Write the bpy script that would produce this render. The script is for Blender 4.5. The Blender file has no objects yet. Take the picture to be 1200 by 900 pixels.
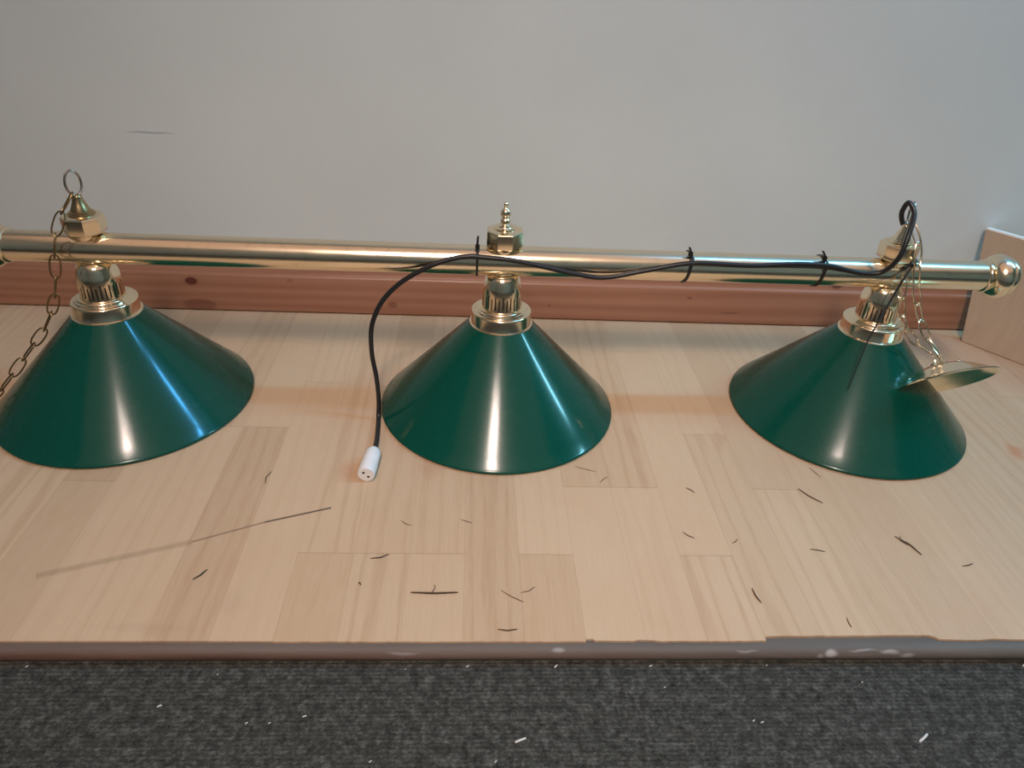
import bpy, bmesh, math, random
from mathutils import Vector, Matrix
PI = math.pi
SC = bpy.context.scene
COL = SC.collection
random.seed(7)

# ------------------------------------------------------------------ camera
F_PX, PITCH, CAM_H, ROLL, YAW = 850.0, 0.5556, 0.6259, -0.0588, 0.071
r0 = Vector((math.cos(YAW), -math.sin(YAW), 0))
fwd = Vector((math.sin(YAW) * math.cos(PITCH), math.cos(YAW) * math.cos(PITCH), -math.sin(PITCH)))
u0 = r0.cross(fwd)
cr, sr = math.cos(ROLL), math.sin(ROLL)
cam_r = cr * r0 - sr * u0
cam_u = sr * r0 + cr * u0
cd = bpy.data.cameras.new('camera')
cd.sensor_fit = 'HORIZONTAL'; cd.sensor_width = 36.0
cd.lens = F_PX / 1200.0 * 36.0
cd.clip_start = 0.02; cd.clip_end = 50
cam = bpy.data.objects.new('camera', cd); COL.objects.link(cam)
M = Matrix((cam_r, cam_u, -fwd)).transposed().to_4x4()
M.translation = Vector((0, 0, CAM_H))
cam.matrix_world = M
SC.camera = cam

# ------------------------------------------------------------------ light
SC.view_settings.view_transform = 'Standard'
SC.view_settings.look = 'None'
SC.view_settings.gamma = 1.0
SC.view_settings.use_curve_mapping = False
SC.view_settings.exposure = 0.05
w = bpy.data.worlds.new('world'); SC.world = w; w.use_nodes = True
w.node_tree.nodes['Background'].inputs[0].default_value = (0.62, 0.60, 0.58, 1)
w.node_tree.nodes['Background'].inputs[1].default_value = 0.3

def area(name, loc, target, sx, sy, power, color, spread=PI):
    d = bpy.data.lights.new(name, 'AREA'); d.shape = 'RECTANGLE'
    d.size = sx; d.size_y = sy; d.energy = power; d.color = color; d.spread = spread
    o = bpy.data.objects.new(name, d); COL.objects.link(o)
    o.location = loc
    o.rotation_euler = (Vector(target) - Vector(loc)).to_track_quat('-Z', 'Y').to_euler()
    return o
# ceiling lamps over the middle of the room, above the photographer (warm)
area('ceiling_lamp_warm', (-0.12, -1.00, 2.28), (0.22, 0.92, 0.0), 0.20, 0.20, 3.4, (1.0, 0.80, 0.70), 1.25)
area('ceiling_lamp_wide', (-0.12, -0.90, 2.30), (0.22, 0.88, 0.0), 0.42, 1.00, 8.2, (1.0, 0.80, 0.70), 1.25)
# cold light: a lamp high up at the right end of the room, and a row of small spots nearer by
area('cold_lamp', (3.05, 0.90, 2.05), (0.5, 0.9, 0.0), 0.10, 0.70, 32, (0.24, 0.66, 0.84))
for k, (lx, ly) in enumerate(((1.10, 0.86), (1.46, 0.86), (1.61, 0.85), (1.73, 0.84), (1.95, 0.80))):
    area('cold_spot', (lx, ly, 2.25), (0.0, 0.9, 0.0), 0.06, 0.06, 2.8, (0.10, 0.56, 1.15))
# broad dim fill added under the ceiling in place of the room's bounced light
area('ceiling_fill', (0.3, -0.2, 2.38), (0.3, -0.2, 0.0), 4.4, 2.6, 15, (1.0, 0.62, 0.45))

# ------------------------------------------------------------------ helpers
def nmat(name, base=(0.5, 0.5, 0.5), rough=0.5, metal=0.0, coat=0.0, coat_rough=0.1, spec=0.5):
    m = bpy.data.materials.new(name); m.use_nodes = True
    b = m.node_tree.nodes['Principled BSDF']
    b.inputs['Base Color'].default_value = (*base, 1)
    b.inputs['Roughness'].default_value = rough
    b.inputs['Metallic'].default_value = metal
    b.inputs['Coat Weight'].default_value = coat
    b.inputs['Coat Roughness'].default_value = coat_rough
    b.inputs['Specular IOR Level'].default_value = spec
    return m, m.node_tree, b

class NT:
    def __init__(s, nt): s.nt = nt; s.L = nt.links
    def n(s, t, **kw):
        o = s.nt.nodes.new(t)
        for k, v in kw.items(): setattr(o, k, v)
        return o
    def link(s, a, b): s.L.new(a, b)
    def math(s, op, a, b=None, c=None, clamp=False):
        o = s.n('ShaderNodeMath', operation=op); o.use_clamp = clamp
        for i, v in enumerate((a, b, c)):
            if v is None: continue
            if isinstance(v, (int, float)): o.inputs[i].default_value = v
            else: s.link(v, o.inputs[i])
        return o.outputs[0]
    def mix(s, f, a, b, mode='MIX'):
        o = s.n('ShaderNodeMix', data_type='RGBA', blend_type=mode)
        for i, v in ((0, f), (6, a), (7, b)):
            if isinstance(v, (int, float)): o.inputs[i].default_value = v
            elif isinstance(v, tuple): o.inputs[i].default_value = (*v, 1)
            else: s.link(v, o.inputs[i])
        return o.outputs[2]
    def ramp(s, f, stops):
        o = s.n('ShaderNodeValToRGB'); s.link(f, o.inputs[0])
        e = o.color_ramp.elements
        while len(e) < len(stops): e.new(0.5)
        for i, (p, c) in enumerate(stops):
            e[i].position = p; e[i].color = (*c, 1) if len(c) == 3 else c
        return o.outputs[0]
    def comb(s, x, y, z):
        o = s.n('ShaderNodeCombineXYZ')
        for i, v in enumerate((x, y, z)):
            if isinstance(v, (int, float)): o.inputs[i].default_value = v
            else: s.link(v, o.inputs[i])
        return o.outputs[0]
    def noise(s, vec, scale, detail=3, rough=0.5, dist=0.0):
        o = s.n('ShaderNodeTexNoise'); o.inputs['Scale'].default_value = scale
        o.inputs['Detail'].default_value = detail; o.inputs['Roughness'].default_value = rough
        o.inputs['Distortion'].default_value = dist
        s.link(vec, o.inputs['Vector']); return o.outputs['Fac']
    def pos(s):
        g = s.n('ShaderNodeNewGeometry'); sp = s.n('ShaderNodeSeparateXYZ')
        s.link(g.outputs['Position'], sp.inputs[0]); return g.outputs['Position'], sp.outputs
    def vmul(s, v, xyz):
        o = s.n('ShaderNodeVectorMath', operation='MULTIPLY'); s.link(v, o.inputs[0])
        o.inputs[1].default_value = xyz; return o.outputs[0]
    def spot(s, P, c, rx, ry, rz=1.0, soft=0.5, wob=0.0):
        """1 inside an ellipse at c, fading to 0 at its edge"""
        if wob:
            nz = s.n('ShaderNodeTexNoise'); nz.inputs['Scale'].default_value = 25.0
            s.link(P, nz.inputs['Vector'])
            m = s.n('ShaderNodeVectorMath', operation='SUBTRACT'); s.link(nz.outputs['Color'], m.inputs[0]); m.inputs[1].default_value = (.5, .5, .5)
            m2 = s.n('ShaderNodeVectorMath', operation='SCALE'); s.link(m.outputs[0], m2.inputs[0]); m2.inputs['Scale'].default_value = wob
            m3 = s.n('ShaderNodeVectorMath', operation='ADD'); s.link(m2.outputs[0], m3.inputs[0]); s.link(P, m3.inputs[1]); P = m3.outputs[0]
        a = s.n('ShaderNodeVectorMath', operation='SUBTRACT'); s.link(P, a.inputs[0]); a.inputs[1].default_value = c
        b = s.n('ShaderNodeVectorMath', operation='DIVIDE'); s.link(a.outputs[0], b.inputs[0]); b.inputs[1].default_value = (rx, ry, rz)
        l = s.n('ShaderNodeVectorMath', operation='LENGTH'); s.link(b.outputs[0], l.inputs[0])
        mr = s.n('ShaderNodeMapRange'); mr.interpolation_type = 'SMOOTHSTEP'
        s.link(l.outputs['Value'], mr.inputs[0]); mr.inputs[1].default_value = 1.0; mr.inputs[2].default_value = 1 - soft
        mr.inputs[3].default_value = 0; mr.inputs[4].default_value = 1
        return mr.outputs[0]
    def line(s, X, Y, x0, y0, x1, y1, wd):
        """1 on the floor segment, 0 away from it"""
        dx, dy = x1 - x0, y1 - y0; L = math.hypot(dx, dy); dx /= L; dy /= L
        ax = s.math('SUBTRACT', X, x0); ay = s.math('SUBTRACT', Y, y0)
        t = s.math('ADD', s.math('MULTIPLY', ax, dx), s.math('MULTIPLY', ay, dy))
        d = s.math('ABSOLUTE', s.math('SUBTRACT', s.math('MULTIPLY', ax, dy), s.math('MULTIPLY', ay, dx)))
        inside = s.math('MULTIPLY', s.math('GREATER_THAN', t, 0.0), s.math('LESS_THAN', t, L))
        mr = s.n('ShaderNodeMapRange'); s.link(d, mr.inputs[0])
        mr.inputs[1].default_value = wd; mr.inputs[2].default_value = wd * .3
        mr.inputs[3].default_value = 0; mr.inputs[4].default_value = 1
        return s.math('MULTIPLY', mr.outputs[0], inside)

def bump(N, b, h, strength, dist=0.001):
    o = N.n('ShaderNodeBump'); o.inputs['Strength'].default_value = strength
    o.inputs['Distance'].default_value = dist
    N.link(h, o.inputs['Height']); N.link(o.outputs[0], b.inputs['Normal'])

# ---------------------------------------------------------------- materials
def mat_wall():
    m, nt, b = nmat('grey_painted_plaster', (0.428, 0.461, 0.453), 0.75, spec=0.25); N = NT(nt)
    P, o = N.pos()
    f = N.noise(P, 2.2, 4, .6)
    c = N.ramp(f, [(0.3, (0.594, 0.652, 0.652)), (0.7, (0.648, 0.706, 0.708))])
    g = N.noise(P, 60, 3, .6)
    c = N.mix(N.math('MULTIPLY', g, 0.08), c, (0.450, 0.490, 0.497))
    # faint scuff above the lamp's left end
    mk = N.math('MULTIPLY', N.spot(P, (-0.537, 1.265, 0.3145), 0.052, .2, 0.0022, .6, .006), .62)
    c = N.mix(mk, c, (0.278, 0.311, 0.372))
    mk = N.spot(P, (0.6486, 1.265, 0.2487 + .14), 0.006, .2, 0.004, .8)
    N.link(c, b.inputs['Base Color'])
    bump(N, b, N.noise(P, 140, 4, .6), .12, .001)
    return m
def mat_floor():
    m, nt, b = nmat('oak_strip_laminate', (0.515, 0.362, 0.216), 0.42, spec=0.4); N = NT(nt)
    P, o = N.pos(); X, Y, Z = o[0], o[1], o[2]
    wd = 0.0647
    u = N.math('DIVIDE', X, wd); i = N.math('FLOOR', u); fu = N.math('FRACT', u)
    wn = N.n('ShaderNodeTexWhiteNoise', noise_dimensions='1D'); N.link(i, wn.inputs['W'])
    off = wn.outputs['Value']
    v = N.math('ADD', N.math('DIVIDE', N.math('SUBTRACT', Y, 0.123), 0.50), N.math('MULTIPLY', N.math('FLOOR', N.math('MULTIPLY', off, 4.0)), 0.25))
    j = N.math('FLOOR', v); fv = N.math('FRACT', v)
    wn2 = N.n('ShaderNodeTexWhiteNoise', noise_dimensions='2D'); N.link(N.comb(i, j, 0), wn2.inputs['Vector'])
    tone = wn2.outputs['Value']
    # grain stretched along y, shifted per strip
    gv = N.comb(N.math('MULTIPLY', X, 1.0), N.math('ADD', N.math('MULTIPLY', Y, 0.05), N.math('MULTIPLY', tone, 7.0)), 0)
    fine = N.noise(gv, 420, 4, .65)
    gv2 = N.comb(X, N.math('ADD', N.math('MULTIPLY', Y, 0.07), N.math('MULTIPLY', tone, 9.0)), 0)
    wav = N.n('ShaderNodeTexWave', wave_type='BANDS', bands_direction='X'); N.link(gv2, wav.inputs['Vector'])
    wav.inputs['Scale'].default_value = 15; wav.inputs['Distortion'].default_value = 7
    wav.inputs['Detail'].default_value = 3; wav.inputs['Detail Scale'].default_value = 2.2
    base = N.ramp(tone, [(0.0, (0.489, 0.331, 0.204)), (0.35, (0.551, 0.389, 0.246)), (0.7, (0.592, 0.424, 0.273)), (1.0, (0.525, 0.358, 0.219))])
    c = N.mix(N.math('MULTIPLY', N.math('MULTIPLY', N.math('POWER', wav.outputs['Fac'], 3.0), N.math('FRACT', N.math('MULTIPLY', tone, 5.3))), 0.42), base, (0.391, 0.228, 0.123))
    fr = N.ramp(fine, [(0.35, (0, 0, 0)), (0.75, (1, 1, 1))])
    c = N.mix(N.math('MULTIPLY', fr, 0.28), c, (0.680, 0.528, 0.364))
    # blotches of warmer and of dusty tone
    bl = N.noise(P, 6, 3, .6)
    c = N.mix(N.math('MULTIPLY', N.ramp(bl, [(0.45, (0, 0, 0)), (0.75, (1, 1, 1))]), 0.25), c, (0.515, 0.300, 0.172))
    # seams: strips fine, plank joints darker
    e = N.math('MINIMUM', fu, N.math('SUBTRACT', 1.0, fu))
    seam = N.math('LESS_THAN', e, 0.010)
    ev = N.math('MINIMUM', fv, N.math('SUBTRACT', 1.0, fv))
    joint = N.math('LESS_THAN', ev, 0.0014)
    c = N.mix(N.math('MULTIPLY', seam, 0.16), c, (0.288, 0.176, 0.099))
    c = N.mix(N.math('MULTIPLY', joint, 0.34), c, (0.227, 0.135, 0.078))
    # long scratch in the foreground, and a few stains
    s1 = N.line(X, Y, -0.2448, 0.6738, -0.1691, 0.7013, .0022)
    s2 = N.line(X, Y, -0.3201, 0.6393, -0.2448, 0.6738, .0020)
    s3 = N.line(X, Y, -0.47, 0.585, -0.3201, 0.6393, .0065)
    c = N.mix(N.math('MULTIPLY', s1, 0.95), c, (0.077, 0.048, 0.030))
    c = N.mix(N.math('MULTIPLY', s2, 0.65), c, (0.124, 0.073, 0.044))
    c = N.mix(N.math('MULTIPLY', s3, 0.35), c, (0.227, 0.135, 0.078))
    for (cx, cy, rx, ry, st, col) in ((0.825, 0.842, .02, .03, .7, (0.515, 0.207, 0.099)), (-0.15, 0.775, .03, .03, .35, (0.464, 0.207, 0.108)),
                                      (0.375, 0.86, .012, .05, .35, (0.433, 0.238, 0.128)), (-0.33, 0.515, .07, .012, .22, (0.412, 0.269, 0.167)),
                                      (-0.05, 0.79, .02, .035, .3, (0.433, 0.207, 0.128)), (-0.25, 0.55, .022, .03, .15, (0.360, 0.228, 0.148))):
        c = N.mix(N.math('MULTIPLY', N.spot(P, (cx, cy, 0), rx, ry, 1.0, .8, .03), st), c, col)
    N.link(c, b.inputs['Base Color'])
    rr = N.math('ADD', 0.34, N.math('MULTIPLY', N.noise(P, 9, 4, .6), 0.25))
    N.link(rr, b.inputs['Roughness'])
    h = N.math('SUBTRACT', N.math('MULTIPLY', fine, 0.25), N.math('MAXIMUM', seam, joint))
    bump(N, b, h, .18, .0006)
    return m
def mat_pine(knots=()):
    m, nt, b = nmat('varnished_pine', (0.35, 0.17, 0.09), 0.36, spec=0.45); N = NT(nt)
    P, o = N.pos()
    gv = N.vmul(P, (0.06, 1.0, 1.0))
    wav = N.n('ShaderNodeTexWave', wave_type='BANDS', bands_direction='Z'); N.link(gv, wav.inputs['Vector'])
    wav.inputs['Scale'].default_value = 14; wav.inputs['Distortion'].default_value = 7; wav.inputs['Detail'].default_value = 3
    f = N.noise(gv, 160, 4, .6)
    c = N.ramp(wav.outputs['Fac'], [(0.0, (0.375, 0.180, 0.110)), (1.0, (0.300, 0.128, 0.074))])
    c = N.mix(N.math('MULTIPLY', f, 0.35), c, (0.40, 0.21, 0.13))
    c = N.mix(N.math('MULTIPLY', N.noise(P, 5, 3), 0.25), c, (0.25, 0.11, 0.07))
    for (x, y, z, rx, rz, st) in knots:
        k = N.spot(P, (x, y, z), rx * 1.7, .5, rz * 1.7, .7)
        c = N.mix(N.math('MULTIPLY', k, st * .5), c, (0.22, 0.10, 0.06))
        k = N.spot(P, (x, y, z), rx, .5, rz, .3)
        c = N.mix(N.math('MULTIPLY', k, st), c, (0.115, 0.030, 0.022))
    N.link(c, b.inputs['Base Color'])
    bump(N, b, f, .08, .0005)
    return m
def mat_nosing():
    m, nt, b = nmat('worn_painted_nosing', (0.2, 0.12, 0.1), 0.62, spec=.25); N = NT(nt)
    P, o = N.pos()
    v = N.vmul(P, (0.12, 1, 1))
    f = N.noise(v, 45, 5, .7)
    gx = N.n('ShaderNodeMapRange'); N.link(N.math('ADD', o[0], N.math('MULTIPLY', N.noise(P, 5, 3), .35)), gx.inputs[0]); gx.inputs[1].default_value = -0.15; gx.inputs[2].default_value = 0.65
    brown = N.ramp(f, [(0.3, (0.122, 0.066, 0.050)), (0.7, (0.202, 0.130, 0.102))])
    grey = N.ramp(f, [(0.3, (0.097, 0.087, 0.079)), (0.7, (0.169, 0.154, 0.142))])
    c = N.mix(gx.outputs[0], brown, grey)
    # the upper surface is worn to a dusty green grey
    mz = N.n('ShaderNodeMapRange'); N.link(N.math('ADD', o[2], N.math('MULTIPLY', f, .006)), mz.inputs[0]); mz.inputs[1].default_value = -0.006; mz.inputs[2].default_value = 0.002
    c = N.mix(N.math('MULTIPLY', mz.outputs[0], .55), c, (0.119, 0.115, 0.099))
    for (x, y, z, rx, ry, st) in ((0.392, .488, -.006, .009, .005, .8), (0.380, .487, -.009, .006, .003, .5), (0.455, .488, -.004, .016, .0022, .5), (0.475, .487, -.007, .012, .0016, .45), (0.425, .489, -.003, .020, .0014, .35), (.10, .49, -.004, .010, .003, .4), (-.06, .489, -.005, .022, .0016, .3), (.30, .49, -.005, .016, .0016, .3)):
        c = N.mix(N.math('MULTIPLY', N.spot(P, (x, y, z), rx, ry, .006, .7, .010), st), c, (0.50, 0.50, 0.50))
    N.link(c, b.inputs['Base Color'])
    bump(N, b, f, .2, .001)
    return m
def mat_carpet():
    m, nt, b = nmat('charcoal_ribbed_carpet', (0.05, 0.05, 0.045), 0.95, spec=0.1); N = NT(nt)
    P, o = N.pos()
    f = N.noise(P, 230, 4, .75)
    f1 = N.noise(N.vmul(P, (.45, 1, 1)), 620, 3, .7)
    g = N.noise(P, 11, 3, .6)
    rib = N.n('ShaderNodeTexWave', wave_type='BANDS', bands_direction='Y'); N.link(P, rib.inputs['Vector'])
    rib.inputs['Scale'].default_value = 68; rib.inputs['Distortion'].default_value = 2.5; rib.inputs['Detail'].default_value = 2; rib.inputs['Detail Scale'].default_value = 6
    f2 = N.math('ADD', N.math('MULTIPLY', f, .6), N.math('MULTIPLY', f1, .4))
    f3 = N.noise(P, 95, 4, .7)
    f2 = N.math('ADD', N.math('MULTIPLY', f2, .55), N.math('MULTIPLY', f3, .45))
    c = N.ramp(f2, [(0.38, (0.016, 0.016, 0.014)), (0.50, (0.062, 0.062, 0.054)), (0.62, (0.16, 0.158, 0.142))])
    c = N.mix(N.math('MULTIPLY', rib.outputs['Fac'], .18), c, (0.022, 0.022, 0.020))
    c = N.mix(N.math('MULTIPLY', g, .30), c, (0.045, 0.044, 0.036))
    N.link(c, b.inputs['Base Color'])
    bump(N, b, N.math('ADD', f2, N.math('MULTIPLY', rib.outputs['Fac'], .3)), .9, .003)
    return m
def mat_green():
    m, nt, b = nmat('green_enamel', (0.0, 0.060, 0.040), 0.26, coat=0.42, coat_rough=0.12, spec=0.13); N = NT(nt)
    P, o = N.pos()
    f = N.noise(P, 35, 3, .6)
    N.link(N.math('ADD', .22, N.math('MULTIPLY', f, .10)), b.inputs['Roughness'])
    bump(N, b, N.noise(P, 90, 2, .5), .03, .0005)
    return m
def mat_brass(name, base, rough, spots=.25):
    m, nt, b = nmat(name, base, rough, metal=1.0); N = NT(nt)
    P, o = N.pos()
    f = N.noise(P, 70, 4, .65)
    tar = N.ramp(f, [(0.58, (0, 0, 0)), (0.72, (1, 1, 1))])
    N.link(N.mix(N.math('MULTIPLY', tar, spots), base, tuple(v * .55 for v in base)), b.inputs['Base Color'])
    N.link(N.math('ADD', rough, N.math('MULTIPLY', N.noise(P, 16, 3), .10)), b.inputs['Roughness'])
    bump(N, b, N.noise(P, 120, 2), .02, .0005)
    return m
def mat_ply():
    m, nt, b = nmat('pale_plywood', (0.483, 0.377, 0.273), 0.45, spec=.4); N = NT(nt)
    P, o = N.pos()
    f = N.noise(N.vmul(P, (1, 1, .12)), 120, 4, .6)
    c = N.ramp(f, [(0.3, (0.477, 0.377, 0.286)), (0.7, (0.540, 0.436, 0.332))])
    c = N.mix(N.math('MULTIPLY', N.noise(P, 8, 3), .3), c, (0.460, 0.345, 0.240))
    N.link(c, b.inputs['Base Color'])
    return m
def simple(name, base, rough, metal=0, var=.25, scale=80, spec=.5):
    m, nt, b = nmat(name, base, rough, metal, spec=spec); N = NT(nt)
    P, o = N.pos()
    N.link(N.mix(N.math('MULTIPLY', N.noise(P, scale, 3), var), base, tuple(v * .6 for v in base)), b.inputs['Base Color'])
    return m

KN = ((-0.5074, 1.242, 0.0596, .0125, .0085, .95), (-0.1449, 1.242, 0.0227, .010, .007, .45), (0.6999, 1.242, 0.084, .011, .006, .8),
      (0.4164, 1.242, 0.0543, .005, .002, .7), (-0.50, 1.242, 0.012, .035, .014, .45), (-0.33, 1.242, 0.066, .006, .004, .3), (0.15, 1.242, 0.03, .004, .003, .3), (.5, 1.242, .025, .02, .002, .35))
WALL, FLOOR, PINE = mat_wall(), mat_floor(), mat_pine(KN)
NOSE, CARPET, GREEN, PLY = mat_nosing(), mat_carpet(), mat_green(), mat_ply()
BRASS = mat_brass('polished_brass', (0.90, 0.76, 0.55), .12)
BRASS_TUBE = mat_brass('brass_tube', (0.90, 0.77, 0.57), .15, .35)
BRASS_DARK = mat_brass('aged_brass', (0.45, 0.33, 0.18), .24)
CHAIN_M = mat_brass('tarnished_brass_wire', (0.23, 0.165, 0.085), .32)
CHAIN_S = mat_brass('bright_brass_wire', (0.80, 0.68, 0.50), .18)
STEEL = mat_brass('nickel_wire', (0.52, 0.48, 0.43), .22)
BLACK = simple('black_cable_rubber', (0.012, 0.012, 0.013), .38)
TIE = simple('black_nylon', (0.014, 0.013, 0.013), .45)
DARK = simple('dark_socket', (0.02, 0.014, 0.009), .7)
WHITEP = simple('white_plastic', (0.78, 0.79, 0.80), .4, var=.08)
SHADEIN = simple('white_enamel_inside', (0.7, 0.7, 0.66), .4)
EDGEW = simple('lit_white_edge', (0.9, 0.9, 0.88), .5, var=.08)  # white colour stands in for light catching the board's top edge
STRAW = simple('dried_grass', (0.060, 0.040, 0.022), .8)
CRUMBM = simple('white_lint', (0.75, 0.73, 0.68), .8)
CEIL = simple('white_ceiling', (0.6, 0.58, 0.55), .9)
ROOMW = simple('dim_room_wall', (0.55, 0.50, 0.43), .9)

# -------------------------------------------------------------- mesh helpers
def obj(name, bm, mat, parent=None, sharp=35):
    bmesh.ops.recalc_face_normals(bm, faces=bm.faces)
    me = bpy.data.meshes.new(name)
    for f in bm.faces: f.smooth = True
    bm.to_mesh(me); bm.free()
    try: me.set_sharp_from_angle(angle=math.radians(sharp))
    except Exception: pass
    mats = mat if isinstance(mat, (list, tuple)) else [mat]
    for m in mats: me.materials.append(m)
    o = bpy.data.objects.new(name, me); COL.objects.link(o)
    if parent: o.parent = parent
    return o
def tag(o, label, cat, group=None, kind=None):
    if label: o['label'] = label
    if cat: o['category'] = cat
    if group: o['group'] = group
    if kind: o['kind'] = kind
    return o
def empty(name, loc, label, cat, group=None):
    o = bpy.data.objects.new(name, None); COL.objects.link(o); o.location = loc
    o.empty_display_size = .05
    return tag(o, label, cat, group)
def box(bm, x0, x1, y0, y1, z0, z1, bev=0):
    vs = [bm.verts.new((x, y, z)) for x in (x0, x1) for y in (y0, y1) for z in (z0, z1)]
    fs = [(0, 1, 3, 2), (4, 6, 7, 5), (0, 4, 5, 1), (2, 3, 7, 6), (0, 2, 6, 4), (1, 5, 7, 3)]
    F = [bm.faces.new([vs[i] for i in f]) for f in fs]
    if bev:
        es = {e for f in F for e in f.edges}
        bmesh.ops.bevel(bm, geom=list(es), offset=bev, segments=2, affect='EDGES')
def lathe(bm, prof, seg=48, M=Matrix(), phase=0.0, cap=True, skip=None):
    rings = []
    for (r, z) in prof:
        if r < 1e-5: rings.append([bm.verts.new(M @ Vector((0, 0, z)))])
        else: rings.append([bm.verts.new(M @ Vector((r * math.cos(2 * PI * k / seg + phase), r * math.sin(2 * PI * k / seg + phase), z))) for k in range(seg)])
    for i in range(len(rings) - 1):
        a, b = rings[i], rings[i + 1]
        for k in range(seg):
            if skip and skip(i, k): continue
            k2 = (k + 1) % seg
            if len(a) == 1 and len(b) == 1: continue
            if len(a) == 1: bm.faces.new((a[0], b[k], b[k2]))
            elif len(b) == 1: bm.faces.new((a[k], a[k2], b[0]))
            else: bm.faces.new((a[k], a[k2], b[k2], b[k]))
    if cap:
        for rg in (rings[0], rings[-1]):
            if len(rg) > 1: bm.faces.new(rg)
def catmull(pts, n=8, closed=False):
    P = [Vector(p) for p in pts]; out = []
    N_ = len(P)
    rng = range(N_ if closed else N_ - 1)
    for i in rng:
        if closed: p0, p1, p2, p3 = P[i - 1], P[i], P[(i + 1) % N_], P[(i + 2) % N_]
        else: p0, p1, p2, p3 = P[max(i - 1, 0)], P[i], P[i + 1], P[min(i + 2, N_ - 1)]
        for k in range(n):
            t = k / n
            out.append(0.5 * ((2 * p1) + (p2 - p0) * t + (2 * p0 - 5 * p1 + 4 * p2 - p3) * t * t + (3 * p1 - p0 - 3 * p2 + p3) * t ** 3))
    if not closed: out.append(P[-1])
    return out
def tube(bm, pts, rad, seg=10, closed=False, flat=None):
    """sweep a circle (or an ellipse: flat = (normal, scale)) along pts; rad may be a list"""
    n = len(pts); rings = []
    prev = None
    for i, p in enumerate(pts):
        a = pts[i - 1] if (i > 0 or closed) else p
        b = pts[(i + 1) % n] if (i < n - 1 or closed) else p
        t = (b - a).normalized()
        if prev is None:
            prev = Vector((0, 0, 1)) if abs(t.z) < .9 else Vector((1, 0, 0))
        nn = (prev - t * prev.dot(t)).normalized(); bb = t.cross(nn); prev = nn
        r = rad[i] if isinstance(rad, (list, tuple)) else rad
        rings.append([bm.verts.new(p + nn * r * math.cos(2 * PI * k / seg) + bb * r * math.sin(2 * PI * k / seg)) for k in range(seg)])
    for i in range(n if closed else n - 1):
        A, B = rings[i], rings[(i + 1) % n]
        for k in range(seg): bm.faces.new((A[k], A[(k + 1) % seg], B[(k + 1) % seg], B[k]))
    if not closed: bm.faces.new(rings[0]); bm.faces.new(rings[-1])
def frame(origin, zdir, xhint=Vector((1, 0, 0))):
    z = Vector(zdir).normalized(); x = (Vector(xhint) - z * Vector(xhint).dot(z)).normalized(); y = z.cross(x)
    m = Matrix((x, y, z)).transposed().to_4x4(); m.translation = Vector(origin); return m

# ------------------------------------------------------------------- setting
CZ = -0.022
bm = bmesh.new()   # platform floor, front edge slightly uneven where the boards end
edge = [(-2.2, .4985), (-.24, .4990), (-.19, .4982), (.1288, .4982), (.1294, .5015), (.137, .5015), (.139, .4995), (.18, .4988), (.185, .5002), (.20, .5002), (.206, .4988),
        (.3225, .4993), (.3235, .5052), (.43, .5062), (.507, .5065), (.512, .5045), (.516, .5008), (.56, .5005), (.575, .5022), (.60, .5012), (2.2, .501)]
ne = len(edge)
E2 = []
for i in range(ne - 1):
    (a, ya), (b_, yb) = edge[i], edge[i + 1]
    k = max(1, int((b_ - a) / .006)) if -.75 < a < .8 else 1
    for q in range(k):
        t = q / k; E2.append((a + (b_ - a) * t, ya + (yb - ya) * t + (random.uniform(-.0004, .0004) if k > 1 else 0)))
E2.append(edge[-1])
top = [bm.verts.new((x, y, 0)) for x, y in E2]; bot = [bm.verts.new((x, y, -.007)) for x, y in E2]
bt = [bm.verts.new((x, 1.265, 0)) for x in (2.2, -2.2)]
bb_ = [bm.verts.new((x, 1.265, -.007)) for x in (2.2, -2.2)]
bm.faces.new(top + bt)
bm.faces.new(list(reversed(bot)) + [bb_[1], bb_[0]])
for i in range(len(top) - 1): bm.faces.new((top[i], bot[i], bot[i + 1], top[i + 1]))
bm.faces.new((top[0], bt[1], bb_[1], bot[0])); bm.faces.new((top[-1], bot[-1], bb_[0], bt[0])); bm.faces.new((bt[0], bb_[0], bb_[1], bt[1]))
tag(obj('floor', bm, FLOOR), None, None, kind='structure')

bm = bmesh.new()   # bullnosed front trim of the platform
prof = [(.56, -.0072), (.500, -.0026), (.4945, -.0020), (.4905, -.0035), (.4880, -.0068), (.4872, -.011), (.4880, -.0155), (.4900, -.0190), (.4925, -.0212), (.56, -.0212)]
n = 90; R_ = []
for i in range(n + 1):
    x = -2.2 + 4.4 * i / n
    R_.append([bm.verts.new((x, y, z)) for y, z in prof])
for i in range(n):
    for k in range(len(prof)):
        k2 = (k + 1) % len(prof); bm.faces.new((R_[i][k], R_[i + 1][k], R_[i + 1][k2], R_[i][k2]))
bm.faces.new(R_[0]); bm.faces.new(R_[-1])
tag(obj('trim_1', bm, NOSE), None, None, kind='structure')

bm = bmesh.new(); box(bm, -2.2, 4.0, -1.8, .56, CZ - .02, CZ)
tag(obj('floor_carpet', bm, CARPET), None, None, kind='structure')
bm = bmesh.new(); box(bm, -2.2, 4.0, 1.265, 1.36, -.05, 2.4)
tag(obj('wall_back', bm, WALL), None, None, kind='structure')
bm = bmesh.new(); box(bm, -2.3, -2.2, -1.8, 1.36, -.05, 2.4)
tag(obj('wall_left', bm, ROOMW), None, None, kind='structure')
bm = bmesh.new(); box(bm, 4.0, 4.1, -1.8, 1.36, -.05, 2.4)
tag(obj('wall_right', bm, ROOMW), None, None, kind='structure')
bm = bmesh.new(); box(bm, -2.3, 4.1, -1.9, -1.8, -.05, 2.4)
tag(obj('wall_front', bm, ROOMW), None, None, kind='structure')
bm = bmesh.new(); box(bm, -2.3, 4.1, -1.9, 1.36, 2.4, 2.45)
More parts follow.
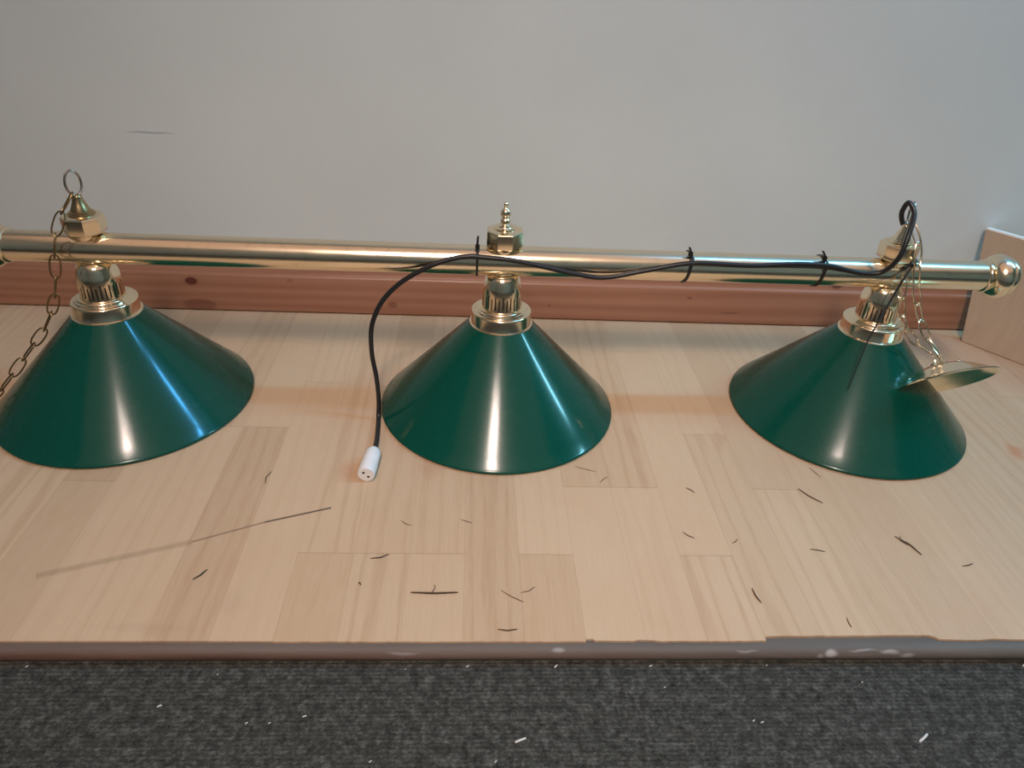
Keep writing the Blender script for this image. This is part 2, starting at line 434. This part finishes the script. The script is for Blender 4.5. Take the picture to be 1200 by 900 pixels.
tag(obj('ceiling', bm, CEIL), None, None, kind='structure')

bm = bmesh.new()   # pine skirting with a moulded top
prof = [(1.2649, .0028), (1.2425, .0028), (1.2415, .0035), (1.2415, .0700), (1.2423, .0735), (1.2445, .0750), (1.2475, .0752), (1.2490, .078), (1.2500, .084), (1.2525, .090), (1.2565, .0945), (1.2610, .0965), (1.2649, .0970)]
R_ = []
for x in (-2.19, .955 + .03):
    R_.append([bm.verts.new((x, y, z)) for y, z in prof])
for k in range(len(prof)):
    k2 = (k + 1) % len(prof); bm.faces.new((R_[0][k], R_[1][k], R_[1][k2], R_[0][k2]))
bm.faces.new(R_[0]); bm.faces.new(R_[1])
tag(obj('baseboard_back', bm, PINE, sharp=50), None, None, kind='structure')

# -------------------------------------------------- board leaning in the corner
L0 = Vector((.9481, 1.1965, .0006)); L1 = Vector((.9460, 1.2500, .209)); d = Vector((.60, -.80, 0)).normalized()
up = (L1 - L0); nrm = d.cross(up).normalized()
if nrm.y < 0: nrm = -nrm
th = .0215
root = empty('wooden_board', L0 + d * .17, 'pale plywood board leaning against the grey wall by the right end of the brass bar', 'board')
bm = bmesh.new()
vs = []
for q in (Vector(), nrm * th):
    for a, b_ in ((0, 0), (1, 0), (1, 1), (0, 1)):
        vs.append(bm.verts.new(L0 + d * (.34 * a) + up * (b_ * .985) + q + (Vector((0, 0, .0)) if True else 0) - root.location))
for f in ((0, 1, 2, 3), (7, 6, 5, 4), (0, 4, 5, 1), (1, 5, 6, 2), (2, 6, 7, 3), (3, 7, 4, 0)): bm.faces.new([vs[i] for i in f])
bmesh.ops.bevel(bm, geom=list(bm.edges), offset=.0008, segments=1, affect='EDGES')
obj('panel', bm, PLY, root)
bm = bmesh.new()
vs = []
for q in (-nrm * .0004, nrm * (th + .0004)):
    for a, b_ in ((-.0, .9852), (1, .9852), (1, 1.0), (-.0, 1.0)):
        vs.append(bm.verts.new(L0 + d * (.34 * a) + up * b_ + q - root.location))
for f in ((0, 1, 2, 3), (7, 6, 5, 4), (0, 4, 5, 1), (1, 5, 6, 2), (2, 6, 7, 3), (3, 7, 4, 0)): bm.faces.new([vs[i] for i in f])
o = obj('lit_edge_strip', bm, EDGEW, root); o['label'] = 'top edge of the board, whitened as if lit'

# ---------------------------------------------------------- the snooker lamp
CX, CY, BZ, BR, SP = .0456, .947, .2385, .0210, .5566
lamp = empty('billiard_lamp', (CX, CY, 0), 'long brass bar lamp with three green cone shades standing on the wooden floor', 'lamp')
def loc(bmx, x, y=0, z=0):
    bmesh.ops.translate(bmx, verts=bmx.verts, vec=(x, y, z))
RX = Matrix.Rotation(PI / 2, 4, 'Y')           # lathe axis z -> +x
bm = bmesh.new()
M_ = Matrix.Translation((0, 0, BZ)) @ RX
lathe(bm, [(BR, -.662), (BR, -.3), (BR, 0), (BR, .3), (BR, .693)], 64, M_)
obj('bar', bm, BRASS_TUBE, lamp)
kprof = [(.0210, -.001), (.0228, .0), (.0236, .0025), (.0228, .005), (.0205, .0058), (.0205, .0075), (.0235, .0085), (.0268, .0115), (.0300, .0165), (.0318, .0225), (.0318, .0265),
         (.0306, .0300), (.0282, .0322), (.0276, .0330), (.0282, .0345), (.0276, .0380), (.0250, .0425), (.0205, .0462), (.0140, .0488), (.0070, .0500), (.0035, .0505), (.0036, .0530), (.0020, .0545), (0, .0548)]
for sgn, xe in ((1, .6925), (-1, -.6615)):
    bm = bmesh.new()
    lathe(bm, kprof, 48, Matrix.Translation((xe, 0, BZ)) @ Matrix.Rotation(PI / 2 * sgn, 4, 'Y'))
    obj('end_knob', bm, BRASS, lamp, sharp=50)

sh_out = [(.1762, .0012), (.1778, .0020), (.1785, .0034), (.1778, .0050), (.1764, .0062), (.1750, .0074)]
for k in range(1, 13):
    t = k / 12; sh_out.append((.1750 + (.0440 - .1750) * t, .0074 + (.1455 - .0074) * t))
for si, sx in enumerate((-SP, 0, SP)):
    bm = bmesh.new()
    inner = [(r - .0012, z - .0012) for r, z in sh_out[5:]]
    prof = [(.1735, .0074 - .0005)] + [(.1748, .0012)] + sh_out + list(reversed(inner))
    lathe(bm, prof, 128, cap=False)
    loc(bm, sx)
    sh = obj('lamp_shade', bm, GREEN, lamp, sharp=60)
    # gallery ring that grips the shade
    bm = bmesh.new()
    lathe(bm, [(.0400, .1425), (.0455, .1432), (.0462, .1442), (.0458, .1452), (.0438, .1458), (.0432, .1470), (.0432, .1622), (.0428, .1636), (.0416, .1645), (.0385, .1649), (.0378, .1660), (.0372, .1672), (.0358, .1676),
               (.0350, .1678), (.0345, .1692), (.0332, .1702), (.0300, .1705), (.0270, .1706)], 64, cap=False)
    loc(bm, sx)
    gal = obj('gallery_ring', bm, BRASS, lamp, sharp=40)
    # pierced vent cap with domed shoulder
    bm = bmesh.new()
    vp = [(.0292, .1700), (.0290, .1722), (.0286, .1745), (.0283, .1900), (.0282, .1935), (.0279, .1975), (.0274, .2010), (.0266, .2045), (.0255, .2085), (.0245, .2125), (.0228, .2165), (.0200, .2195), (.0165, .2212), (.0150, .2216)]
    def skip(i, k):
        if i == 1: return k % 6 == 3
        if i == 2: return k % 3 == 0
        if i == 3: return k % 6 == 0
        return False
    lathe(bm, vp, 96, cap=False, skip=skip)
    loc(bm, sx)
    cap = obj('vent_cap', bm, BRASS, lamp, sharp=50)
    bm = bmesh.new(); lathe(bm, [(.0262, .160), (.0260, .1985), (.018, .207)], 32); loc(bm, sx)
    obj('bulb_holder', bm, DARK, cap)
    # neck ring under the bar
    bm = bmesh.new()
    lathe(bm, [(.0145, .2205), (.0145, .2220), (.0180, .2228), (.0190, .2243), (.0186, .2258), (.0160, .2270), (.0140, .2300)], 40)
    loc(bm, sx)
    obj('neck_ring', bm, BRASS, lamp, sharp=50)
    # octagonal canopy on top of the bar
    bm = bmesh.new()
    lathe(bm, [(.0150, .2500), (.0165, .2590), (.0200, .2612)], 40, cap=True)
    lathe(bm, [(.0200, .2600), (.0225, .2604), (.0258, .2625), (.0264, .2645), (.0264, .2820), (.0255, .2836), (.0200, .2850), (.0140, .2856)], 8, phase=PI / 8, cap=True)
    loc(bm, sx)
    can = obj('canopy', bm, BRASS, lamp, sharp=22)
    bm = bmesh.new()
    if si == 1:
        lathe(bm, [(.0150, .2848), (.0148, .2868), (.0118, .2876), (.0100, .2886), (.0096, .2906), (.0070, .2914), (.0058, .2926), (.0066, .2944), (.0072, .2962), (.0066, .2982), (.0048, .2994), (.0044, .3006),
                   (.0060, .3022), (.0072, .3048), (.0073, .3072), (.0062, .3102), (.0042, .3128), (.0024, .3142), (.0022, .3158), (.0034, .3172), (.0036, .3192), (.0024, .3212), (0, .3220)], 32)
        loc(bm, sx); obj('finial', bm, BRASS, lamp, sharp=60)
    else:
        lathe(bm, [(.0170, .2848), (.0168, .2868), (.0145, .2876), (.0142, .2892), (.0120, .2900), (.0112, .2930), (.0092, .2975), (.0070, .3030), (.0060, .3075), (.0056, .3100), (.0040, .3112), (0, .3114)], 32)
        loc(bm, sx); obj('finial', bm, BRASS if si == 2 else BRASS_DARK, lamp, sharp=50)
        bm = bmesh.new()
        ang = .85 if si == 0 else 1.25
        pts = [Vector((math.cos(ang) * .0098 * math.cos(a), math.sin(ang) * .0098 * math.cos(a), .3258 + .0160 * math.sin(a))) for a in [2 * PI * k / 28 for k in range(28)]]
        tube(bm, pts, .0017, 10, closed=True); loc(bm, sx)
        o = obj('hanging_ring', bm, STEEL, lamp); o['label'] = 'silvery wire ring on the finial'

# flex: looped through the right ring, tied along the bar, down to the floor
CORD = [(0.6005, 0.9500, 0.3070), (0.5955, 0.9530, 0.3165), (0.5922, 0.9520, 0.3280), (0.5942, 0.9470, 0.3411), (0.5998, 0.9350, 0.3290), (0.5890, 0.9150, 0.3035), (0.5820, 0.9080, 0.2751), (0.5710, 0.9160, 0.2521), (0.5496, 0.9205, 0.2471), (0.5253, 0.9220, 0.2501), (0.4946, 0.9225, 0.2563), (0.4461, 0.9220, 0.2570), (0.3856, 0.9205, 0.2535), (0.3031, 0.9205, 0.2541), (0.2444, 0.9205, 0.2421), (0.1853, 0.9205, 0.2292), (0.1446, 0.9205, 0.2330), (0.1028, 0.9210, 0.2412), (0.0556, 0.9205, 0.2500), (0.0163, 0.9205, 0.2531), (0.0002, 0.9205, 0.2540), (-0.0250, 0.9205, 0.2497), (-0.0525, 0.9190, 0.2398), (-0.0780, 0.9190, 0.2253), (-0.0991, 0.9180, 0.2099), (-0.1182, 0.9160, 0.1898), (-0.1309, 0.9150, 0.1664), (-0.1378, 0.9120, 0.1409), (-0.1382, 0.9100, 0.1034), (-0.1335, 0.9060, 0.0711), (-0.1310, 0.9010, 0.0360), (-0.1320, 0.8960, 0.0080), (-0.1300, 0.8700, 0.0045), (-0.1277, 0.8311, 0.0060), (-0.1278, 0.7930, 0.0115)]
off = Vector((CX, CY, 0))
pts = [p - off for p in catmull([Vector(p) for p in CORD], 8)]
bm = bmesh.new(); tube(bm, pts, .0034, 12)
flex = obj('power_cord', bm, BLACK, lamp); flex['label'] = 'black flex looping from the right ring along the bar to the floor'
bm = bmesh.new()
a = Vector((-0.1276, 0.8010, 0.0125)); e = Vector((-0.1318, 0.7530, 0.0118)); ax = (e - a).normalized()
Mp = frame(a - off, ax)
Lp = (e - a).length
lathe(bm, [(.0045, -.0045), (.0075, -.004), (.0098, 0), (.0106, .004), (.0108, Lp * .5), (.0102, Lp * .53), (.0114, Lp * .56), (.0116, Lp - .002), (.0108, Lp), (.0090, Lp)], 32, Mp)
pl = obj('connector', bm, WHITEP, flex); pl['label'] = 'white two-hole cable connector on the floor'
for s_ in (-1, 1):
    bm = bmesh.new()
    lathe(bm, [(.0017, Lp - .004), (.0017, Lp + .0004)], 16, Mp @ Matrix.Translation((s_ * .0030, -s_ * .0030, 0)))
    obj('socket_hole', bm, DARK, flex)
# cable ties round the bar
def tie(x, tail, yt=0.0, over=.0035):
    bm = bmesh.new()
    ring = []
    for k in range(40):
        a = 2 * PI * k / 40
        r = BR + .0008
        y, z = -math.cos(a) * r, math.sin(a) * r
        # bulge over the flex
        da = math.atan2(math.sin(a - .68), math.cos(a - .68))
        r2 = r + .0068 * math.exp(-(da / .24) ** 2)
        ring.append(Vector((x + yt * math.sin(a), -math.cos(a) * r2, BZ + math.sin(a) * r2)))
    n_ = len(ring); V = []
    for i, p in enumerate(ring):
        q = (p - Vector((x, 0, BZ))); q.x = 0; q.normalize()
        V.append([bm.verts.new(p + Vector((sx_, 0, 0)) + q * h) for sx_, h in ((-.0017, 0), (.0017, 0), (.0017, .0010), (-.0017, .0010))])
    for i in range(n_):
        A, B = V[i], V[(i + 1) % n_]
        for k in range(4): bm.faces.new((A[k], A[(k + 1) % 4], B[(k + 1) % 4], B[k]))
    hx = Vector((x + .0, -.0115, BZ + .0215))
    box(bm, hx.x - .003, hx.x + .003, hx.y - .0025, hx.y + .002, hx.z - .0015, hx.z + .005, .0005)
    tp = catmull([hx + Vector((0, 0, .003))] + [hx + Vector(t) for t in tail], 6)
    tube(bm, tp, [.0015] * (len(tp) - 2) + [.0012, .0008], 6)
    o = obj('cable_tie', bm, TIE, lamp); o['label'] = 'black cable tie round the brass bar'
tie(-.0370, [(0, -.001, .010), (.0006, -.001, .018)])
tie(.2575, [(-.001, -.001, .007), (-.004, -.001, .012)], .003)
tie(.4480, [(-.0015, -.001, .007), (-.006, -.001, .013)], .003)
# tie at the right fitting with a long thin tail; its lower end stands in for the tail's shadow
bm = bmesh.new()
TP = [Vector(p) - off for p in ((0.6185, 0.935, 0.2650), (0.6152, 0.9235, 0.2600), (0.6053, 0.9150, 0.2481), (0.5908, 0.905, 0.2171), (0.5759, 0.893, 0.1879), (0.5616, 0.880, 0.159), (.5530, .8700, .1280), (.5440, .8580, .0960))]
tp = catmull(TP, 8)
tube(bm, tp, [.0021 - .0015 * i / (len(tp) - 1) for i in range(len(tp))], 8)
kn = catmull([Vector((.5655, -.016, .2600)), Vector((.5700, -.0262, .2610)), Vector((.5745, -.0200, .2635)), Vector((.5720, -.008, .2640))], 6)
tube(bm, kn, .0040, 10)
o = obj('cable_tie', bm, TIE, lamp); o['label'] = 'black cable tie with a long thin tail over the right shade, its lower end standing in for its shadow'

# ------------------------------------------------------------------- chains
def chain(name, path, pitch, lw, wr, mat, label, loc0, cat='chain'):
    root = empty(name, loc0, label, cat)
    pp = catmull([Vector(p) for p in path], 24)
    # arc-length resample
    cum = [0]
    for a, b_ in zip(pp, pp[1:]): cum.append(cum[-1] + (b_ - a).length)
    def at(s):
        s = max(0, min(cum[-1], s))
        for i in range(len(cum) - 1):
            if cum[i + 1] >= s: return pp[i].lerp(pp[i + 1], (s - cum[i]) / max(1e-9, cum[i + 1] - cum[i]))
        return pp[-1]
    n_ = int(cum[-1] / pitch); pitch = cum[-1] / n_
    for i in range(n_):
        a, b_ = at(i * pitch), at((i + 1) * pitch)
        c = (a + b_) / 2; t = (b_ - a).normalized()
        side = Vector((1, .25, 0)) if i % 2 else Vector((-.32, 1, .2))
        side = (side - t * side.dot(t)).normalized()
        hl = pitch / 2 + wr * 1.6; hw = lw / 2 - wr
        lp = []
        for k in range(20):
            an = 2 * PI * k / 20
            cx_, sy_ = math.cos(an), math.sin(an)
            lp.append(c - Vector(loc0) + t * (hl * (abs(sy_) ** .8) * (1 if sy_ > 0 else -1)) + side * (hw * (abs(cx_) ** .7) * (1 if cx_ > 0 else -1)))
        bm = bmesh.new(); tube(bm, lp, wr, 8, closed=True)
        obj('link', bm, mat, root)
    return root
chain('hanging_chain', [(-0.5110, 0.938, 0.3150), (-0.5270, 0.928, 0.2900), (-0.5383, 0.915, 0.2560), (-0.5445, 0.9120, 0.2203), (-0.5554, 0.912, 0.1829), (-0.5717, 0.912, 0.1490), (-0.5900, 0.910, 0.1230), (-0.6110, 0.906, 0.0990), (-0.6290, 0.900, 0.0770), (-0.6510, 0.893, 0.0500), (-0.6760, 0.888, 0.0290), (-0.7050, 0.885, 0.0110)],
      .0285, .0150, .00115, CHAIN_M, 'dark brass link chain hanging from the leftmost finial down over the left shade', (-.53, .92, 0))
chain('hanging_chain', [(0.6040, 0.938, 0.3150), (0.6130, 0.926, 0.2950), (0.6150, 0.914, 0.2680), (0.6190, 0.9100, 0.2450), (0.6290, 0.909, 0.2180), (0.6420, 0.906, 0.1890), (0.6560, 0.898, 0.1640), (0.6770, .882, .1400)],
      .0262, .0145, .0013, CHAIN_S, 'bright brass link chain from the rightmost finial to the loose brass cup', (.63, .92, 0))
o_ = chain('slack_chain', [(0.6050, 0.914, 0.2420), (0.6055, 0.909, 0.2200), (0.6110, 0.906, 0.1980), (0.6240, 0.902, 0.1740), (0.6400, 0.899, 0.1560), (0.6680, .886, .1400)],
      .0262, .0145, .0012, CHAIN_S, 'slack brass chain strand sagging against the rightmost gallery ring, left of the straighter strand', (.62, .91, 0))

# --------------------------------------------------------- loose ceiling cup
cc = Vector((0.6824, 0.8582, 0.1100)); nd = Vector((0.142, -0.739, -0.658)).normalized()
cup = empty('ceiling_rose', cc, 'loose dish-shaped brass ceiling cup lying tilted on the right green shade', 'ceiling cup')
Mc = frame(Vector(), -nd, Vector((1, 0, 0)))
bm = bmesh.new()
op = [(.0665, -.0012), (.0690, -.0008), (.0695, .0006), (.0685, .0018), (.0660, .0024), (.0630, .0034), (.0560, .0080), (.0480, .0135), (.0400, .0180), (.0300, .0222), (.0200, .0250), (.0130, .0262), (.0115, .0280), (.0105, .0300), (.0080, .0310), (.0040, .0312)]
ip = [(r, z - .0012) for r, z in op[5:12]]
lathe(bm, [(0, .0312)] + list(reversed(op)) + ip + [(0, .0252)], 72, Mc, cap=False)
obj('dish', bm, BRASS, cup, sharp=50)
bm = bmesh.new()   # loop on the apex that takes the chain
pts = [Mc @ Vector((.0050 * math.cos(a), 0, .0340 + .0060 * math.sin(a))) for a in [2 * PI * k / 20 for k in range(20)]]
tube(bm, pts, .0016, 8, closed=True); obj('loop', bm, CHAIN_S, cup)
for ang in (0.05,):
    bm = bmesh.new()
    Ms = Mc @ Matrix.Translation((.031 * math.cos(ang), .031 * math.sin(ang), .0205))
    lathe(bm, [(.0100, -.003), (.0095, .0012), (.0014, .0018), (.0014, .0040), (.0034, .0046), (.0044, .0066), (.0040, .0090), (.0022, .0102), (0, .0104)], 20, Ms)
    o = obj('fixing_screw', bm, BRASS, cup, sharp=60)

# ------------------------------------------------ bits on the floor and carpet
STEMS = [
(-0.0589, 0.5629, -0.0061, 0.5631, 0.0018, 'longest dark grass stem on the oak floor, near the step edge left of centre'),
(0.0415, 0.5671, 0.0665, 0.5501, 0.0007, 'thin grass stem pointing right and down, right of the longest stem'),
(0.0634, 0.5635, 0.0803, 0.5723, 0.0007, 'short thin grass stem slanting up right, nearest the centre of the front floor'),
(-0.1093, 0.6139, -0.0883, 0.6209, 0.0012, 'short dark stem on the oak floor above left of the longest stem'),
(-0.0796, 0.6792, -0.0663, 0.6702, 0.0006, 'tiny stem on the floor in front of the middle shade, left side'),
(0.1809, 0.7568, 0.1933, 0.7697, 0.0007, 'thin stem on the floor just right and in front of the middle shade'),
(0.4533, 0.7496, 0.4760, 0.7203, 0.0013, 'straight dark stem in front of the right shade, slanting down to the right'),
(0.2719, 0.6626, 0.2844, 0.6522, 0.0009, 'small stem midway on the floor between middle and right shades, lower one'),
(0.3294, 0.6438, 0.3382, 0.6513, 0.0009, 'tiny stem on the floor right of the small lower stem'),
(0.2975, 0.7484, 0.3065, 0.7380, 0.0009, 'small stem on the floor between middle and right shades, upper one'),
(0.5439, 0.6583, 0.5624, 0.6258, 0.0015, 'thick forked dark stem on the right part of the oak floor'),
(0.4243, 0.6346, 0.4420, 0.6304, 0.0009, 'small level stem left of the thick forked stem'),
(0.6033, 0.6077, 0.6199, 0.6121, 0.0012, 'bent stem right of the thick forked stem, rightmost on the floor'),
(0.3304, 0.5712, 0.3343, 0.5499, 0.0014, 'greenish upright stem near the step edge, right of centre'),
(0.4244, 0.5298, 0.4239, 0.5159, 0.0008, 'short upright stem close to the step edge, rightmost near the edge'),
(0.1510, 0.7912, 0.1783, 0.7805, 0.0006, 'hair-thin stem touching the front right rim of the middle shade'),
(0.0365, 0.5132, 0.0573, 0.5132, 0.0012, 'level dark stem lying right against the step edge'),
(-0.0056, 0.6818, 0.0083, 0.6758, 0.0006, 'faint thin stem on the floor straight below the middle shade'),
(-0.2998, 0.5800, -0.2888, 0.5952, 0.0015, 'dark smudged stem on the left floor below the long scratch'),
(-0.2614, 0.7461, -0.2596, 0.7708, 0.0009, 'thin upright stem on the floor right of the left shade'),
(-0.1180, 0.5774, -0.1146, 0.5737, 0.0012, 'tiny dark speck of stem left of the longest stem'),
(0.4877, 0.7969, 0.4959, 0.7743, 0.0006, 'hair-thin stem just in front of the right shade rim'),
]
for i, (x0, y0, x1, y1, wd, lab) in enumerate(STEMS):
    wd *= .75
    a = Vector((x0, y0, wd * .8 + .0002)); e = Vector((x1, y1, wd * .8 + .0002)); t = e - a
    s_ = Vector((-t.y, t.x, 0)) * random.uniform(-.12, .12)
    mid = a.lerp(e, .5) + s_
    pp = catmull([a, a.lerp(mid, .6), mid, mid.lerp(e, .5), e], 4)
    bm = bmesh.new()
    nn = len(pp)
    tube(bm, pp, [wd * (.35 + .5 * math.sin(PI * k / (nn - 1)) ** .6) for k in range(nn)], 6)
    if i in (0, 10):
        c = a.lerp(e, .45)
        q = catmull([c, c + Vector((.003, .006, .0004)), c + Vector((.002, .010, .0004))], 3)
        if i == 10: q = catmull([a + Vector((.008, .0, 0)), a + Vector((.004, -.008, 0)), a + Vector((.010, -.016, 0))], 3)
        tube(bm, q, wd * .35, 5)
    tag(obj('dried_grass_stem', bm, STRAW), lab, 'plant debris', 'dried grass stems scattered on the oak floor')
CRUMBS = [(-0.2896, 0.4404, 0.0024, 'pale slanted fibre on the carpet, left of the middle'), (-0.2453, 0.4752, 0.0012, 'tiny white speck on the carpet close to the step, far left'), (-0.2027, 0.4220, 0.0016, 'white speck on the carpet, left one of a close pair'),
(-0.1812, 0.4219, 0.0013, 'faint speck on the carpet, right one of a close pair'), (-0.1498, 0.4287, 0.0021, 'bright white speck on the carpet left of centre'), (-0.4348, 0.4850, 0.0016, 'white crumb at the foot of the step, leftmost on the carpet'),
(-0.0817, 0.3833, 0.0016, 'white speck near the bottom of the carpet left of centre'), (-0.0582, 0.4806, 0.0012, 'small speck by the step, left of the pair at centre'), (0.0056, 0.4840, 0.0020, 'white crumb against the foot of the step at centre'),
(0.0976, 0.4840, 0.0024, 'large white crumb against the foot of the step, right of centre'), (0.1980, 0.4840, 0.0020, 'white crumb at the foot of the step below the middle right'), (0.2075, 0.4586, 0.0013, 'small white speck a little in front of the step, right of centre'),
(0.0566, 0.4027, 0.0032, 'curled pale fibre standing low on the carpet at centre'), (0.2881, 0.4211, 0.0016, 'left of two neighbouring white bits on the right carpet'), (0.2961, 0.4192, 0.0019, 'right of two neighbouring white bits on the right carpet'),
(0.4183, 0.4637, 0.0013, 'small speck on the right carpet near the step'), (0.4516, 0.4018, 0.0040, 'longest white splinter on the carpet at the right'), (0.6089, 0.4840, 0.0024, 'white crumb at the foot of the step, far right'),
(0.3231, 0.4845, 0.0013, 'tiny crumb under the chipped grey part of the step edge'), (0.0327, 0.3821, 0.0016, 'small speck near the bottom edge of the carpet at centre')]
for (x, y, s_, lab) in CRUMBS:
    s_ *= .9
    bm = bmesh.new(); an = random.uniform(.3, 1.2); L_ = s_ * (1.0 if s_ < .0022 else 2.0)
    dx, dy = math.cos(an) * L_, math.sin(an) * L_
    pp = catmull([Vector((x - dx, y - dy, CZ + .0008)), Vector((x + s_ * .2, y, CZ + .0014)), Vector((x + dx, y + dy, CZ + .0008))], 4)
    tube(bm, pp, [s_ * .20] + [s_ * .33] * (len(pp) - 2) + [s_ * .15], 6)
    tag(obj('lint_crumb', bm, CRUMBM), lab, 'lint', 'white lint and crumbs on the carpet')
